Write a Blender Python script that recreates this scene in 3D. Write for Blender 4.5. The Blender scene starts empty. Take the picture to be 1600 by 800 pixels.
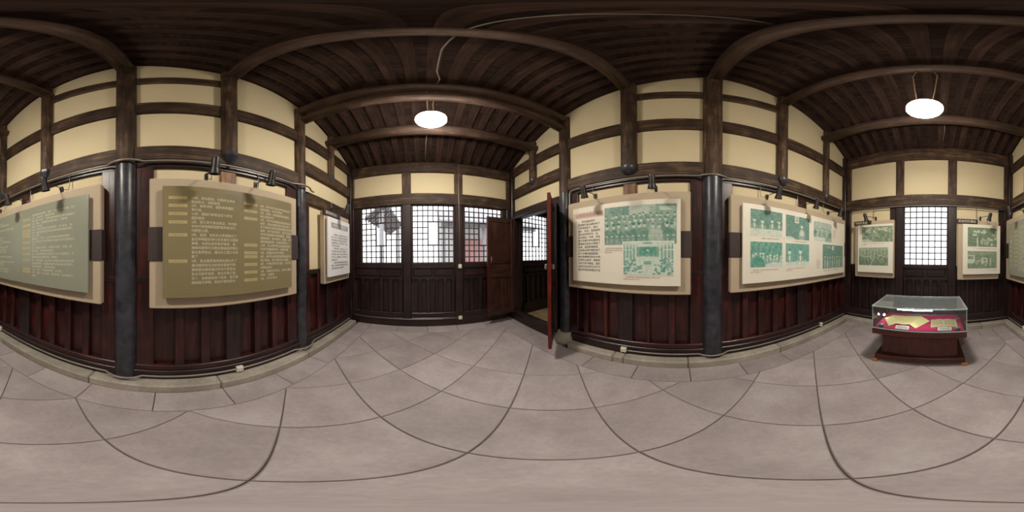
import bpy, bmesh, math, random
from mathutils import Vector, Matrix
import numpy as np
random.seed(7)
S = bpy.context.scene
C = S.collection
R_ = math.radians

# ------------------------------------------------------------------ camera, sky, exposure
cam = bpy.data.cameras.new('camera')
cam.type = 'PANO'
cam.panorama_type = 'EQUIRECTANGULAR'
cam.latitude_min, cam.latitude_max = -math.pi/2, math.pi/2
cam.longitude_min, cam.longitude_max = -math.pi, math.pi
cam.clip_start = 0.02
camo = bpy.data.objects.new('camera', cam); C.objects.link(camo)
camo.matrix_world = (Matrix.Translation((0, 0, 1.5)) @ Matrix.Rotation(R_(.474), 4, 'Y')
                     @ Matrix.Rotation(-R_(138.5*.225), 4, 'Z') @ Matrix.Rotation(R_(90), 4, 'X'))
S.camera = camo

w = bpy.data.worlds.new('world'); S.world = w; w.use_nodes = True
bg = w.node_tree.nodes['Background']
bg.inputs[0].default_value = (.93, .96, 1.0, 1); bg.inputs[1].default_value = 2.6     # bright overcast sky
LAMP = 215.0                                                                            # opal lamp discs
LAMP_COL = (1.0, .93, .81)
SPOT_ON = 0.0
S.view_settings.view_transform = 'Standard'
S.view_settings.look = 'None'
S.view_settings.exposure = 0.0
S.view_settings.gamma = 1.0
S.view_settings.use_curve_mapping = False
S.cycles.max_bounces = 10; S.cycles.diffuse_bounces = 6; S.cycles.transparent_max_bounces = 12
S.cycles.use_denoising = True
S.cycles.sample_clamp_indirect = 6.0
S.cycles.caustics_reflective = False; S.cycles.caustics_refractive = False

# ------------------------------------------------------------------ materials
def lin(c):
    return tuple(((v/255)/12.92 if v/255 <= .04045 else ((v/255+.055)/1.055)**2.4) for v in c)

MATS = {}
def newmat(name):
    m = bpy.data.materials.new(name); m.use_nodes = True
    nt = m.node_tree; b = nt.nodes['Principled BSDF']
    return m, nt, b

def coords(nt, scale, rnd=True):
    tc = nt.nodes.new('ShaderNodeTexCoord')
    mp = nt.nodes.new('ShaderNodeMapping'); mp.inputs['Scale'].default_value = scale
    if rnd:
        oi = nt.nodes.new('ShaderNodeObjectInfo')
        mu = nt.nodes.new('ShaderNodeMath'); mu.operation = 'MULTIPLY'; mu.inputs[1].default_value = 37.0
        nt.links.new(oi.outputs['Random'], mu.inputs[0])
        ad = nt.nodes.new('ShaderNodeVectorMath'); ad.operation = 'ADD'
        nt.links.new(tc.outputs['Object'], ad.inputs[0]); nt.links.new(mu.outputs[0], ad.inputs[1])
        nt.links.new(ad.outputs[0], mp.inputs['Vector'])
    else:
        nt.links.new(tc.outputs['Object'], mp.inputs['Vector'])
    return mp.outputs[0]

def ramp(nt, fac, stops):
    r = nt.nodes.new('ShaderNodeValToRGB')
    e = r.color_ramp.elements
    e[0].position, e[0].color = stops[0][0], (*stops[0][1], 1)
    e[1].position, e[1].color = stops[-1][0], (*stops[-1][1], 1)
    for p, c in stops[1:-1]:
        k = e.new(p); k.color = (*c, 1)
    nt.links.new(fac, r.inputs[0])
    return r.outputs[0]

def noise(nt, vec, scale, detail=5, rough=.6):
    n = nt.nodes.new('ShaderNodeTexNoise'); n.inputs['Scale'].default_value = scale
    n.inputs['Detail'].default_value = detail; n.inputs['Roughness'].default_value = rough
    nt.links.new(vec, n.inputs['Vector'])
    return n.outputs['Fac']

def bump(nt, b, fac, strength, dist=.01):
    k = nt.nodes.new('ShaderNodeBump'); k.inputs['Strength'].default_value = strength
    k.inputs['Distance'].default_value = dist
    nt.links.new(fac, k.inputs['Height']); nt.links.new(k.outputs[0], b.inputs['Normal'])

def wood(name, dark, mid, light, axis='z', rough=.5, spec=.4, bmp=.35):
    """grained, worn timber; axis is the direction of the grain"""
    key = name+'_'+axis
    if key in MATS: return MATS[key]
    m, nt, b = newmat(key)
    long, short = 1.3, 16.0
    sc = {'x': (long, short, short), 'y': (short, long, short), 'z': (short, short, long)}[axis]
    v = coords(nt, sc)
    v2 = coords(nt, (1, 1, 1))
    n1 = noise(nt, v, 1.6, 6, .62)
    n2 = noise(nt, v2, 4.5, 4, .6)
    mx = nt.nodes.new('ShaderNodeMath'); mx.operation = 'MULTIPLY_ADD'
    nt.links.new(n1, mx.inputs[0]); mx.inputs[1].default_value = .62
    sc2 = nt.nodes.new('ShaderNodeMath'); sc2.operation = 'MULTIPLY'; sc2.inputs[1].default_value = .38
    nt.links.new(n2, sc2.inputs[0]); nt.links.new(sc2.outputs[0], mx.inputs[2])
    col = ramp(nt, mx.outputs[0], [(.34, lin(dark)), (.52, lin(mid)), (.68, lin(light))])
    oi = nt.nodes.new('ShaderNodeObjectInfo')
    hv = nt.nodes.new('ShaderNodeHueSaturation')
    mr = nt.nodes.new('ShaderNodeMapRange'); mr.inputs['To Min'].default_value = .78; mr.inputs['To Max'].default_value = 1.2
    nt.links.new(oi.outputs['Random'], mr.inputs['Value']); nt.links.new(mr.outputs[0], hv.inputs['Value'])
    nt.links.new(col, hv.inputs['Color']); nt.links.new(hv.outputs[0], b.inputs['Base Color'])
    b.inputs['Roughness'].default_value = rough
    b.inputs['Specular IOR Level'].default_value = spec
    bump(nt, b, n1, bmp)
    MATS[key] = m
    return m

def plain(name, col, rough=.6, var=0, scale=6.0, metal=0, spec=.5, bmp=0, col2=None):
    if name in MATS: return MATS[name]
    m, nt, b = newmat(name)
    b.inputs['Roughness'].default_value = rough; b.inputs['Metallic'].default_value = metal
    b.inputs['Specular IOR Level'].default_value = spec
    c = lin(col)
    if var or col2:
        v = coords(nt, (1, 1, 1)); f = noise(nt, v, scale)
        c2 = lin(col2) if col2 else tuple(k*(1-var) for k in c)
        o = ramp(nt, f, [(.33, c2), (.66, c)])
        nt.links.new(o, b.inputs['Base Color'])
        if bmp: bump(nt, b, f, bmp)
    else:
        b.inputs['Base Color'].default_value = (*c, 1)
    MATS[name] = m
    return m

def emit(name, col, strength):
    if name in MATS: return MATS[name]
    m, nt, b = newmat(name)
    b.inputs['Base Color'].default_value = (.8, .8, .8, 1)
    b.inputs['Emission Color'].default_value = (*col, 1); b.inputs['Emission Strength'].default_value = strength
    MATS[name] = m
    return m

def glassmat(name, tint=(.93, .97, .97), haze_mix=.02):
    if name in MATS: return MATS[name]
    m = bpy.data.materials.new(name); m.use_nodes = True; nt = m.node_tree
    nt.nodes.clear()
    out = nt.nodes.new('ShaderNodeOutputMaterial'); mix = nt.nodes.new('ShaderNodeMixShader')
    tr = nt.nodes.new('ShaderNodeBsdfTransparent'); tr.inputs[0].default_value = (*tint, 1)
    gl = nt.nodes.new('ShaderNodeBsdfGlossy'); gl.inputs['Roughness'].default_value = .02
    fr = nt.nodes.new('ShaderNodeFresnel'); fr.inputs[0].default_value = 1.5
    df = nt.nodes.new('ShaderNodeBsdfDiffuse'); df.inputs[0].default_value = (.75, .82, .84, 1)
    mx = nt.nodes.new('ShaderNodeMixShader'); mx.inputs[0].default_value = haze_mix  # share of bluish diffuse that paints reflection and lit haze into the glass
    nt.links.new(tr.outputs[0], mx.inputs[1]); nt.links.new(df.outputs[0], mx.inputs[2])
    nt.links.new(fr.outputs[0], mix.inputs[0]); nt.links.new(mx.outputs[0], mix.inputs[1]); nt.links.new(gl.outputs[0], mix.inputs[2])
    nt.links.new(mix.outputs[0], out.inputs[0])
    MATS[name] = m
    return m

def printmat():
    if 'print' in MATS: return MATS['print']
    m, nt, b = newmat('print')
    a = nt.nodes.new('ShaderNodeVertexColor'); a.layer_name = 'Col'
    nt.links.new(a.outputs[0], b.inputs['Base Color']); b.inputs['Roughness'].default_value = .38
    MATS['print'] = m
    return m

def stone(name, cols, scale=3.0, rough=.75, bmp=.3):
    if name in MATS: return MATS[name]
    m, nt, b = newmat(name)
    v = coords(nt, (1, 1, 1))
    f1 = noise(nt, v, scale, 8, .62); f2 = noise(nt, v, scale*14, 4, .7)
    mx = nt.nodes.new('ShaderNodeMath'); mx.operation = 'MULTIPLY_ADD'; mx.inputs[1].default_value = .3
    k = nt.nodes.new('ShaderNodeMath'); k.operation = 'MULTIPLY'; k.inputs[1].default_value = .7
    nt.links.new(f1, k.inputs[0]); nt.links.new(f2, mx.inputs[0]); nt.links.new(k.outputs[0], mx.inputs[2])
    col = ramp(nt, mx.outputs[0], [(.33, lin(cols[0])), (.5, lin(cols[1])), (.68, lin(cols[2]))])
    oi = nt.nodes.new('ShaderNodeObjectInfo'); hv = nt.nodes.new('ShaderNodeHueSaturation')
    mr = nt.nodes.new('ShaderNodeMapRange'); mr.inputs['To Min'].default_value = .9; mr.inputs['To Max'].default_value = 1.08
    nt.links.new(oi.outputs['Random'], mr.inputs['Value']); nt.links.new(mr.outputs[0], hv.inputs['Value'])
    nt.links.new(col, hv.inputs['Color']); nt.links.new(hv.outputs[0], b.inputs['Base Color'])
    b.inputs['Roughness'].default_value = rough; b.inputs['Specular IOR Level'].default_value = .3
    bump(nt, b, mx.outputs[0], bmp, .006)
    MATS[name] = m
    return m

def beam_wood(a): return wood('beam_wood', (36, 26, 21), (72, 54, 42), (124, 99, 76), a, .62, .3)
def purlin_wood(a): return wood('purlin_wood', (58, 44, 39), (84, 66, 57), (114, 92, 80), a, .55, .3)
def roof_wood(a): return wood('roof_wood', (34, 24, 22), (52, 38, 33), (72, 54, 46), a, .85, .1)
def rafter_wood(a): return wood('rafter_wood', (42, 30, 26), (60, 44, 38), (80, 60, 50), a, .8, .12)
def red_wood(a): return wood('red_wood', (28, 13, 13), (54, 22, 21), (92, 36, 31), a, .34, .5, .2)
def dark_wood(a): return wood('dark_wood', (20, 14, 15), (40, 25, 25), (62, 37, 34), a, .36, .5, .2)
def door_red(a): return wood('door_red', (58, 14, 11), (98, 26, 20), (130, 42, 32), a, .4, .4, .15)
def case_wood(a): return wood('case_wood', (48, 18, 14), (76, 30, 23), (102, 44, 33), a, .3, .5, .05)
def stub_wood(a): return wood('stub_wood', (60, 34, 20), (120, 78, 46), (170, 124, 76), a, .5, .4)
LACQ = plain('black_lacquer', (66, 66, 75), .34, 0, 9, 0, .5, .12, (36, 36, 41))
PLASTER = plain('plaster', (219, 203, 168), .9, .05, 2.0, 0, .2, .04)
MORTAR = plain('mortar', (104, 94, 92), .95)
COREM = plain('wall_core', (60, 50, 44), .9)
SLAB = stone('floor_stone', [(150, 139, 140), (168, 156, 157), (184, 174, 175)], 2.4, .6)
KERB = stone('kerb_stone', [(138, 129, 119), (164, 155, 144), (188, 179, 168)], 2.2, .8)
BACKB = plain('backing_cloth', (190, 172, 149), .8, .07, 60, 0, .3, .1)
STRAP = plain('strap_dark', (62, 48, 48), .6, .1, 20)
METAL = plain('grey_conduit', (150, 142, 134), .45, .1, 20, .4)
BLACKM = plain('black_lamp_metal', (46, 40, 40), .4, 0, 5, .3)
IVORY = plain('ivory_plastic', (226, 220, 200), .5)
CREAM = plain('cream_sheet', (236, 229, 214), .35, .03, 3)
GREYSHEET = plain('olive_grey_sheet', (146, 148, 132), .3, .08, 1.2)
OLIVE = plain('olive_brown_sheet', (136, 124, 92), .3, .08, 1.2)
WHITESHEET = plain('white_sheet', (228, 226, 226), .35, .03, 3)
INKW = plain('ink_cream', (226, 218, 192), .5)
INKTAG = plain('tag_cream', (188, 172, 126), .5)
INKTAG2 = plain('tag_dark', (150, 132, 88), .5)
INKK = plain('ink_dark', (80, 74, 72), .5)
INKR = plain('ink_rose', (150, 110, 104), .5)
BARPINK = plain('title_bar_pink', (214, 188, 172), .5)
BARGREY = plain('title_bar_grey', (152, 146, 140), .5)
SIGN = plain('sign_brown', (58, 44, 42), .5)

# ------------------------------------------------------------------ object helpers
def link(name, me, mat=None, parent=None, loc=(0, 0, 0)):
    o = bpy.data.objects.new(name, me); C.objects.link(o)
    o.location = loc
    if parent is not None:
        o.parent = parent
        p = parent; off = Vector((0, 0, 0))
        while p is not None:
            off += p.location; p = p.parent
        o.location = Vector(loc) - off
    if mat is not None and me is not None and not me.materials: me.materials.append(mat)
    return o

def tag(o, label=None, cat=None, group=None, kind=None):
    if label: o['label'] = label
    if cat: o['category'] = cat
    if group: o['group'] = group
    if kind: o['kind'] = kind
    return o

def empty(name, loc, label=None, cat=None, group=None, kind=None, parent=None):
    o = bpy.data.objects.new(name, None); C.objects.link(o); o.empty_display_size = .1
    o.location = loc
    if parent is not None:
        o.parent = parent; o.location = Vector(loc)-Vector(parent.location)
    return tag(o, label, cat, group, kind)

_boxcache = {}
def boxmesh(sx, sy, sz, bev, mat):
    key = (round(sx, 4), round(sy, 4), round(sz, 4), bev, mat.name)
    if key in _boxcache: return _boxcache[key]
    bm = bmesh.new(); bmesh.ops.create_cube(bm, size=1)
    bmesh.ops.scale(bm, vec=(sx, sy, sz), verts=bm.verts)
    if bev:
        bmesh.ops.bevel(bm, geom=bm.edges[:], offset=min(bev, .45*min(sx, sy, sz)), segments=1, affect='EDGES', profile=.5)
    me = bpy.data.meshes.new('box'); bm.to_mesh(me); bm.free(); me.materials.append(mat)
    _boxcache[key] = me
    return me

def box(name, a, b, mat, parent=None, bev=0):
    lo = [min(a[i], b[i]) for i in range(3)]; hi = [max(a[i], b[i]) for i in range(3)]
    me = boxmesh(hi[0]-lo[0], hi[1]-lo[1], hi[2]-lo[2], bev, mat)
    return link(name, me, None, parent, [(lo[i]+hi[i])/2 for i in range(3)])

def meshobj(name, verts, faces, mat, parent=None, smooth=False):
    """verts in world space; origin moved to the bounding-box centre"""
    v = np.array(verts, float); c = (v.min(0)+v.max(0))/2
    me = bpy.data.meshes.new(name); me.from_pydata([tuple(p) for p in v-c], [], faces); me.update()
    bm = bmesh.new(); bm.from_mesh(me); bmesh.ops.recalc_face_normals(bm, faces=bm.faces); bm.to_mesh(me); bm.free()
    if smooth:
        me.polygons.foreach_set('use_smooth', [True]*len(me.polygons))
    return link(name, me, mat, parent, tuple(c))

def prism(name, poly, fn, n0, n1, mat, parent=None):
    """poly: (u, z) outline; fn(u, n, z) -> world"""
    k = len(poly)
    v = [fn(u, n0, z) for u, z in poly]+[fn(u, n1, z) for u, z in poly]
    f = [tuple(range(k))[::-1], tuple(range(k, 2*k))]+[(i, (i+1) % k, k+(i+1) % k, k+i) for i in range(k)]
    return meshobj(name, v, f, mat, parent)

def tube(name, pts, r, mat, parent=None, seg=8, closed=False):
    P = [Vector(p) for p in pts]; v = []; f = []
    up = None
    for i, p in enumerate(P):
        d = (P[min(i+1, len(P)-1)]-P[max(i-1, 0)]).normalized()
        a = Vector((0, 0, 1)) if abs(d.z) < .9 else Vector((1, 0, 0))
        x = d.cross(a).normalized() if up is None else (up-d*up.dot(d)).normalized()
        up = x; y = d.cross(x)
        rr = r[i] if isinstance(r, (list, tuple)) else r
        for s in range(seg):
            t = 2*math.pi*s/seg
            v.append(p+x*math.cos(t)*rr+y*math.sin(t)*rr)
    for i in range(len(P)-1):
        for s in range(seg):
            f.append((i*seg+s, i*seg+(s+1) % seg, (i+1)*seg+(s+1) % seg, (i+1)*seg+s))
    f.append(tuple(range(seg))[::-1]); f.append(tuple(range((len(P)-1)*seg, len(P)*seg)))
    return meshobj(name, v, f, mat, parent, smooth=True)

def lathe(name, prof, loc, axis, mat, parent=None, seg=24):
    """prof: (radius, along) pairs; axis: unit direction"""
    d = Vector(axis).normalized(); a = Vector((0, 0, 1)) if abs(d.z) < .9 else Vector((1, 0, 0))
    x = d.cross(a).normalized(); y = d.cross(x); L = Vector(loc); v = []; f = []
    for r, h in prof:
        for s in range(seg):
            t = 2*math.pi*s/seg
            v.append(L+d*h+x*math.cos(t)*r+y*math.sin(t)*r)
    for i in range(len(prof)-1):
        for s in range(seg):
            f.append((i*seg+s, i*seg+(s+1) % seg, (i+1)*seg+(s+1) % seg, (i+1)*seg+s))
    f.append(tuple(range(seg))[::-1]); f.append(tuple(range((len(prof)-1)*seg, len(prof)*seg)))
    o = meshobj(name, v, f, mat, parent, smooth=True)
    o.data.set_sharp_from_angle(angle=R_(40))
    return o

# ------------------------------------------------------------------ room frame
XL, XR, YF, YB = -1.58, 1.995, 3.30, -3.20
FR = {
    'left':  lambda u, n, z: (XL+n, u, z),
    'right': lambda u, n, z: (XR-n, u, z),
    'front': lambda u, n, z: (u, YF-n, z),
    'back':  lambda u, n, z: (u, YB+n, z),
}
RIGHTWARD = {'left': 1, 'right': -1, 'front': 1, 'back': -1}
GRAIN = {'left': 'y', 'right': 'y', 'front': 'x', 'back': 'x'}
def wbox(wall, name, u0, u1, n0, n1, z0, z1, mat, parent=None, bev=0):
    return box(name, FR[wall](u0, n0, z0), FR[wall](u1, n1, z1), mat, parent, bev)

PROF = [(-3.75, 3.66), (-2.43, 4.44), (-1.41, 4.92), (-.405, 5.35), (.62, 4.93), (1.655, 4.45), (2.42, 4.07), (4.1, 3.22)]
def zr(y):
    for (a, za), (b, zb) in zip(PROF, PROF[1:]):
        if a <= y <= b: return za+(zb-za)*(y-a)/(b-a)
    return PROF[0][1] if y < PROF[0][0] else PROF[-1][1]

# ------------------------------------------------------------------ floor
def clip(poly, axis, val, keep_less):
    out = []
    for i in range(len(poly)):
        p, q = poly[i], poly[(i+1) % len(poly)]
        ip = (p[axis] <= val) == keep_less; iq = (q[axis] <= val) == keep_less
        if ip: out.append(p)
        if ip != iq:
            t = (val-p[axis])/(q[axis]-p[axis]); out.append((p[0]+t*(q[0]-p[0]), p[1]+t*(q[1]-p[1])))
    return out
def area(p): return .5*sum(p[i][0]*p[(i+1) % len(p)][1]-p[(i+1) % len(p)][0]*p[i][1] for i in range(len(p)))
def inset(poly, d):
    c = np.mean(np.array(poly), 0); out = []
    n = len(poly)
    for i in range(n):
        p0, p1, p2 = [np.array(poly[k % n]) for k in (i-1, i, i+1)]
        e1 = p1-p0; e2 = p2-p1
        e1 = e1/(np.linalg.norm(e1)+1e-9); e2 = e2/(np.linalg.norm(e2)+1e-9)
        n1 = np.array((-e1[1], e1[0])); n2 = np.array((-e2[1], e2[0]))
        b = n1+n2; b = b/max(np.dot(b, b)/2, .2)
        out.append(tuple(p1+b*d))
    return out

floor = box('floor', (XL-.3, YB-.3, -.09), (XR+.12, YF+.25, -.016), MORTAR)
tag(floor, 'mortar bed under the grey diagonal stone floor slabs', 'floor', kind='structure')
def slab(poly, gap=.0032):
    if area(poly) < 0: poly = poly[::-1]
    if abs(area(poly)) < .006: return
    # drop near-duplicate corners
    q = [p for i, p in enumerate(poly) if math.dist(p, poly[i-1]) > .012]
    if len(q) < 3: return
    b = inset(q, gap); t = inset(q, gap+.005); dz = random.uniform(-.002, .002)
    k = len(q)
    v = [(x, y, -.02) for x, y in b]+[(x, y, -.006) for x, y in b]+[(x, y, dz) for x, y in t]
    f = [tuple(range(k))[::-1], tuple(range(2*k, 3*k))]
    for lay in (0, 1):
        f += [(lay*k+i, lay*k+(i+1) % k, (lay+1)*k+(i+1) % k, (lay+1)*k+i) for i in range(k)]
    meshobj('stone_slab', v, f, SLAB, floor)
FX0, FX1, FY0, FY1 = -1.09, 1.52, -2.72, 2.98
PIT = .82
for i in range(-6, 8):
    for j in range(-6, 8):
        u0 = -.13+PIT*i; v0 = .41+PIT*j            # u = x+y, v = y-x
        cs = [(u0, v0), (u0+PIT, v0), (u0+PIT, v0+PIT), (u0, v0+PIT)]
        poly = [((u-v)/2, (u+v)/2) for u, v in cs]
        for ax, val, less in ((0, FX0, False), (0, FX1, True), (1, FY0, False), (1, FY1, True)):
            if len(poly) > 2: poly = clip(poly, ax, val, less)
        if len(poly) > 2: slab(poly)
def strip(x0, x1, y0, y1, along, joints):
    js = sorted(j for j in joints if (y0 if along == 'y' else x0)+.1 < j < (y1 if along == 'y' else x1)-.1)
    lo, hi = (y0, y1) if along == 'y' else (x0, x1)
    e = [lo]+js+[hi]
    for a, b in zip(e, e[1:]):
        slab([(x0, a), (x1, a), (x1, b), (x0, b)] if along == 'y' else [(a, y0), (b, y0), (b, y1), (a, y1)])
strip(FX1, 1.80, -3.02, 3.26, 'y', [1.05+.58*k for k in range(-8, 5)])
strip(1.80, 2.0, 1.60, 3.26, 'y', [2.2, 2.8])
strip(-1.375, FX0, -3.02, 3.26, 'y', [-.68+.58*k for k in range(-5, 8)])
strip(FX0, FX1, FY1, 3.26, 'x', [-1.09+.58*k for k in range(1, 5)])
strip(FX0, FX1, -3.02, FY0, 'x', [-.8+.58*k for k in range(0, 5)])

# stone kerbs (the room's low plinths)
def kerb(name, label, wall, u0, u1, depth, joints, h=.10):
    e = sorted([u0, u1]+[j for j in joints if u0 < j < u1])
    root = empty(name, FR[wall]((u0+u1)/2, depth/2, 0), label, 'kerb', None, 'structure')
    for a, b in zip(e, e[1:]):
        wbox(wall, 'kerb_stone', a+.003, b-.003, -.02, depth, -.02, h+random.uniform(-.003, .003), KERB, root, .014)
    return root
kerb('baseboard_left', 'low pale stone kerb along the wall with the two dark text panels', 'left', -3.02, 3.12, .205, [-2.2, -1.6, -.72, .47, 1.62, 2.5])
kerb('baseboard_right', 'low pale stone kerb along the wall with the green photograph panels', 'right', -3.02, 1.50, .195, [-2.4, -1.3, -.1, .66, .80])
kerb('baseboard_back', 'low pale stone kerb behind the glass display case', 'back', -1.58, 1.995, .18, [-.9, .1, 1.1])

# ------------------------------------------------------------------ timber-framed side walls
POSTS = [(-2.43, .085, 2.58), (-1.41, .095, 2.60), (.615, .088, 2.60), (2.42, .078, 2.95)]
COLS = [-.405, 1.655]
def side_wall(wall):
    g = GRAIN[wall]; fn = FR[wall]
    other = {'left': 'wall with the two dark text panels', 'right': 'wall with the green photograph panels and open door'}[wall]
    root = empty('wall_'+wall, fn(0, -.05, 0), 'timber framed cream plaster '+other, 'wall', None, 'structure')
    ys = sorted([-3.3, 3.42]+[p[0] for p in PROF if -3.3 < p[0] < 3.42])
    top = [(y, zr(y)+.05) for y in ys]
    if wall == 'left':
        prism('wall_core', [(-3.3, -.1)]+top[:0]+[(3.42, -.1)]+top[::-1], fn, -.02, -.16, COREM, root)
    else:
        tp = [t for t in top if t[0] <= 1.8]+[(1.8, zr(1.8)+.05)]
        prism('wall_core', [(-3.3, -.1), (1.8, -.1)]+tp[::-1], fn, -.02, -.12, COREM, root)
        tp = [(1.8, zr(1.8)+.05)]+[t for t in top if t[0] > 1.8]
        prism('wall_core', [(1.8, 2.33), (3.42, 2.33)]+tp[::-1], fn, -.02, -.12, COREM, root)
        prism('wall_core', [(3.08, -.1), (3.42, -.1), (3.42, 2.33), (3.08, 2.33)], fn, -.02, -.12, COREM, root)
    # beams
    def beam(name, a, b, z0, z1, n, mat=None):
        return wbox(wall, name, a, b, -.02, n, z0, z1, mat or beam_wood(g), root, .012)
    beam('main_beam', -3.2, 1.60, 2.54, 2.75, .065)
    beam('under_rail', -3.2, 1.60, 2.45, 2.54, .04, dark_wood(g))
    beam('main_beam', 1.70, 3.25, 2.82, 3.05, .065)
    beam('lower_beam', 1.70, 3.25, 2.30, 2.50, .05, dark_wood(g) if wall == 'right' else beam_wood(g))
    beam('middle_beam', -3.2, 3.25, 3.41, 3.66, .055)
    beam('upper_beam', -1.41, .62, 4.34, 4.56, .045)
    # posts that hang between the beams
    for (y, r, zb), r in zip(POSTS, {'left': (.062, .076, .086, .060), 'right': (.062, .083, .104, .073)}[wall]):
        p = lathe('hanging_post', [(r, zb+.1), (r, zr(y)-.02)], fn(y, .055, 0), (0, 0, 1), beam_wood('z'), root, 20)
        if wall == 'left':
            lathe('pendant', [(.004, zb-.09), (r*1.02, zb+.05), (r*1.08, zb+.06), (r*1.08, zb+.1)], fn(y, .055, 0), (0, 0, 1), LACQ, p, 8)
        else:
            lathe('pendant', [(.004, zb-.03), (r*.5, zb-.012), (r*.85, zb+.03), (r*1.04, zb+.075), (r*1.0, zb+.11)], fn(y, .055, 0), (0, 0, 1), LACQ, p, 16)
    for y in (-3.14, 3.2):
        wbox(wall, 'corner_post', y-.06, y+.06, -.02, .09, .0, zr(y)-.03, dark_wood('z'), root, .01)
    # plaster between the timbers, split at every post and beam
    us = sorted([-3.2, 3.3]+[p[0] for p in POSTS]+COLS)
    for a, b in zip(us, us[1:]):
        mid = (a+b)/2
        if mid < 1.6: lv = [(1.28, 2.47), (2.73, 3.43), (3.64, None)]
        else: lv = [(1.28, 2.32), (2.48, 2.84), (3.03, 3.43), (3.64, None)]
        if -1.41 <= mid <= .62: lv = lv[:-1]+[(3.64, 4.36), (4.54, None)]
        if wall == 'right' and mid > 1.7: lv = lv[1:]
        for z0, z1 in lv:
            if z1 is None:
                poly = [(a, z0), (b, z0), (b, zr(b)+.02), (a, zr(a)+.02)]
            else:
                poly = [(a, z0), (b, z0), (b, z1), (a, z1)]
            prism('plaster_panel', poly, fn, -.018, random.uniform(.003, .008), PLASTER, root)
    # wainscot: sill, rails, stiles and recessed boards
    end = 3.1 if wall == 'left' else 1.52
    wbox(wall, 'sill_board', -3.14, end, -.02, .075, .09, .235, dark_wood(g), root, .01)
    wbox(wall, 'bottom_rail', -3.14, end, -.02, .055, .235, .305, red_wood(g), root, .008)
    wbox(wall, 'top_rail', -3.14, end, -.02, .05, 1.24, 1.31, dark_wood(g), root, .008)
    jamb = [(-.30, -.13), (-.655, -.51), (1.40, 1.56)]
    if wall == 'left': jamb += [(1.75, 1.83)]
    for a, b in jamb:
        wbox(wall, 'jamb_board', a, b, -.02, .045, .235, 2.46, red_wood('z'), root, .006)
    A = [(-.645-.235*k-.155, -.645-.235*k) for k in range(5)]+[(-1.95-.235*k-.155, -1.95-.235*k) for k in range(5)]
    if wall == 'left':
        Bp = [(-.12, .07), (.16, .32), (.41, .58), (.74, .91), (.99, 1.15), (1.22, 1.38)]
        Cp = [(1.85, 2.02), (2.10, 2.28), (2.46, 2.64), (2.72, 2.9)]
    else:
        Bp = [(1.30, 1.40), (.98, 1.23), (.77, .93), (.40, .58), (.13, .36), (-.10, .05)]
        Cp = []
    ps = sorted(A+Bp+Cp)
    for a, b in ps:
        wbox(wall, 'wainscot_board', a-.012, b+.012, -.02, -.006, .30, 1.25, red_wood('z'), root)
    edges = [-3.08]+[e for p in ps for e in p]+[end]
    for k in range(0, len(edges), 2):
        a, b = edges[k], edges[k+1]
        if b-a < .01 or (a < -.2 and b > -.6 and b < 0): continue
        if a < 1.5 and b > 1.7: continue
        wbox(wall, 'stile', a, b, -.02, .05, .30, 1.25, red_wood('z') if b-a < .15 else dark_wood('z'), root, .006)
    # studs above the panels
    for y in ((-1.85, .09), (.615, .085)):
        wbox(wall, 'stud', y[0]-y[1], y[0]+y[1], -.02, .035, 1.31, 2.46, stub_wood('z') if y[0] > 0 else red_wood('z'), root, .008)
    return root
wl = side_wall('left')
wr = side_wall('right')

def column(wall, y, label, base=0.10, r=.112, ztop=None):
    fn = FR[wall]; x, yy, _ = fn(y, .02, 0)
    root = empty('timber_column', (x, yy, 0), label, 'column')
    zt = ztop or zr(y)-.12
    lathe('lower_shaft', [(r*1.0, base), (r*1.02, base+.4), (r, 2.5)], (x, yy, 0), (0, 0, 1), LACQ, root, 32)
    lathe('upper_shaft', [(r, 2.5), (r*.98, zt)], (x, yy, 0), (0, 0, 1), beam_wood('z'), root, 32)
    return root, x, yy
column('left', -.405, 'tall black round column between the two dark text panels', r=.106)
column('left', 1.655, 'black round column between the olive text panel and the narrow white notice', r=.084)
column('right', -.405, 'tall black round column between the two panels of green photographs', r=.124)
cr, cx, cy = column('right', 1.655, 'black round column on a stone drum beside the open door leaf', base=.22, r=.097)
lathe('stone_drum', [(.13, 0), (.165, .03), (.175, .09), (.155, .16), (.125, .2), (.12, .225)], (cx-.02, cy, 0), (0, 0, 1), KERB, cr, 28)

# ------------------------------------------------------------------ front and back walls
def slat_field(wall, root, u0, u1, z0, z1, n_boards):
    """upright boards with raised stiles between"""
    p = (u1-u0)/n_boards
    for k in range(n_boards):
        a = u0+p*k
        wbox(wall, 'wainscot_board', a-.005, a+p*.62, -.02, -.012, z0-.01, z1+.01, dark_wood('z'), root)
        wbox(wall, 'stile', a+p*.60, a+p, -.02, .04, z0, z1, dark_wood('z'), root, .008)

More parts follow.
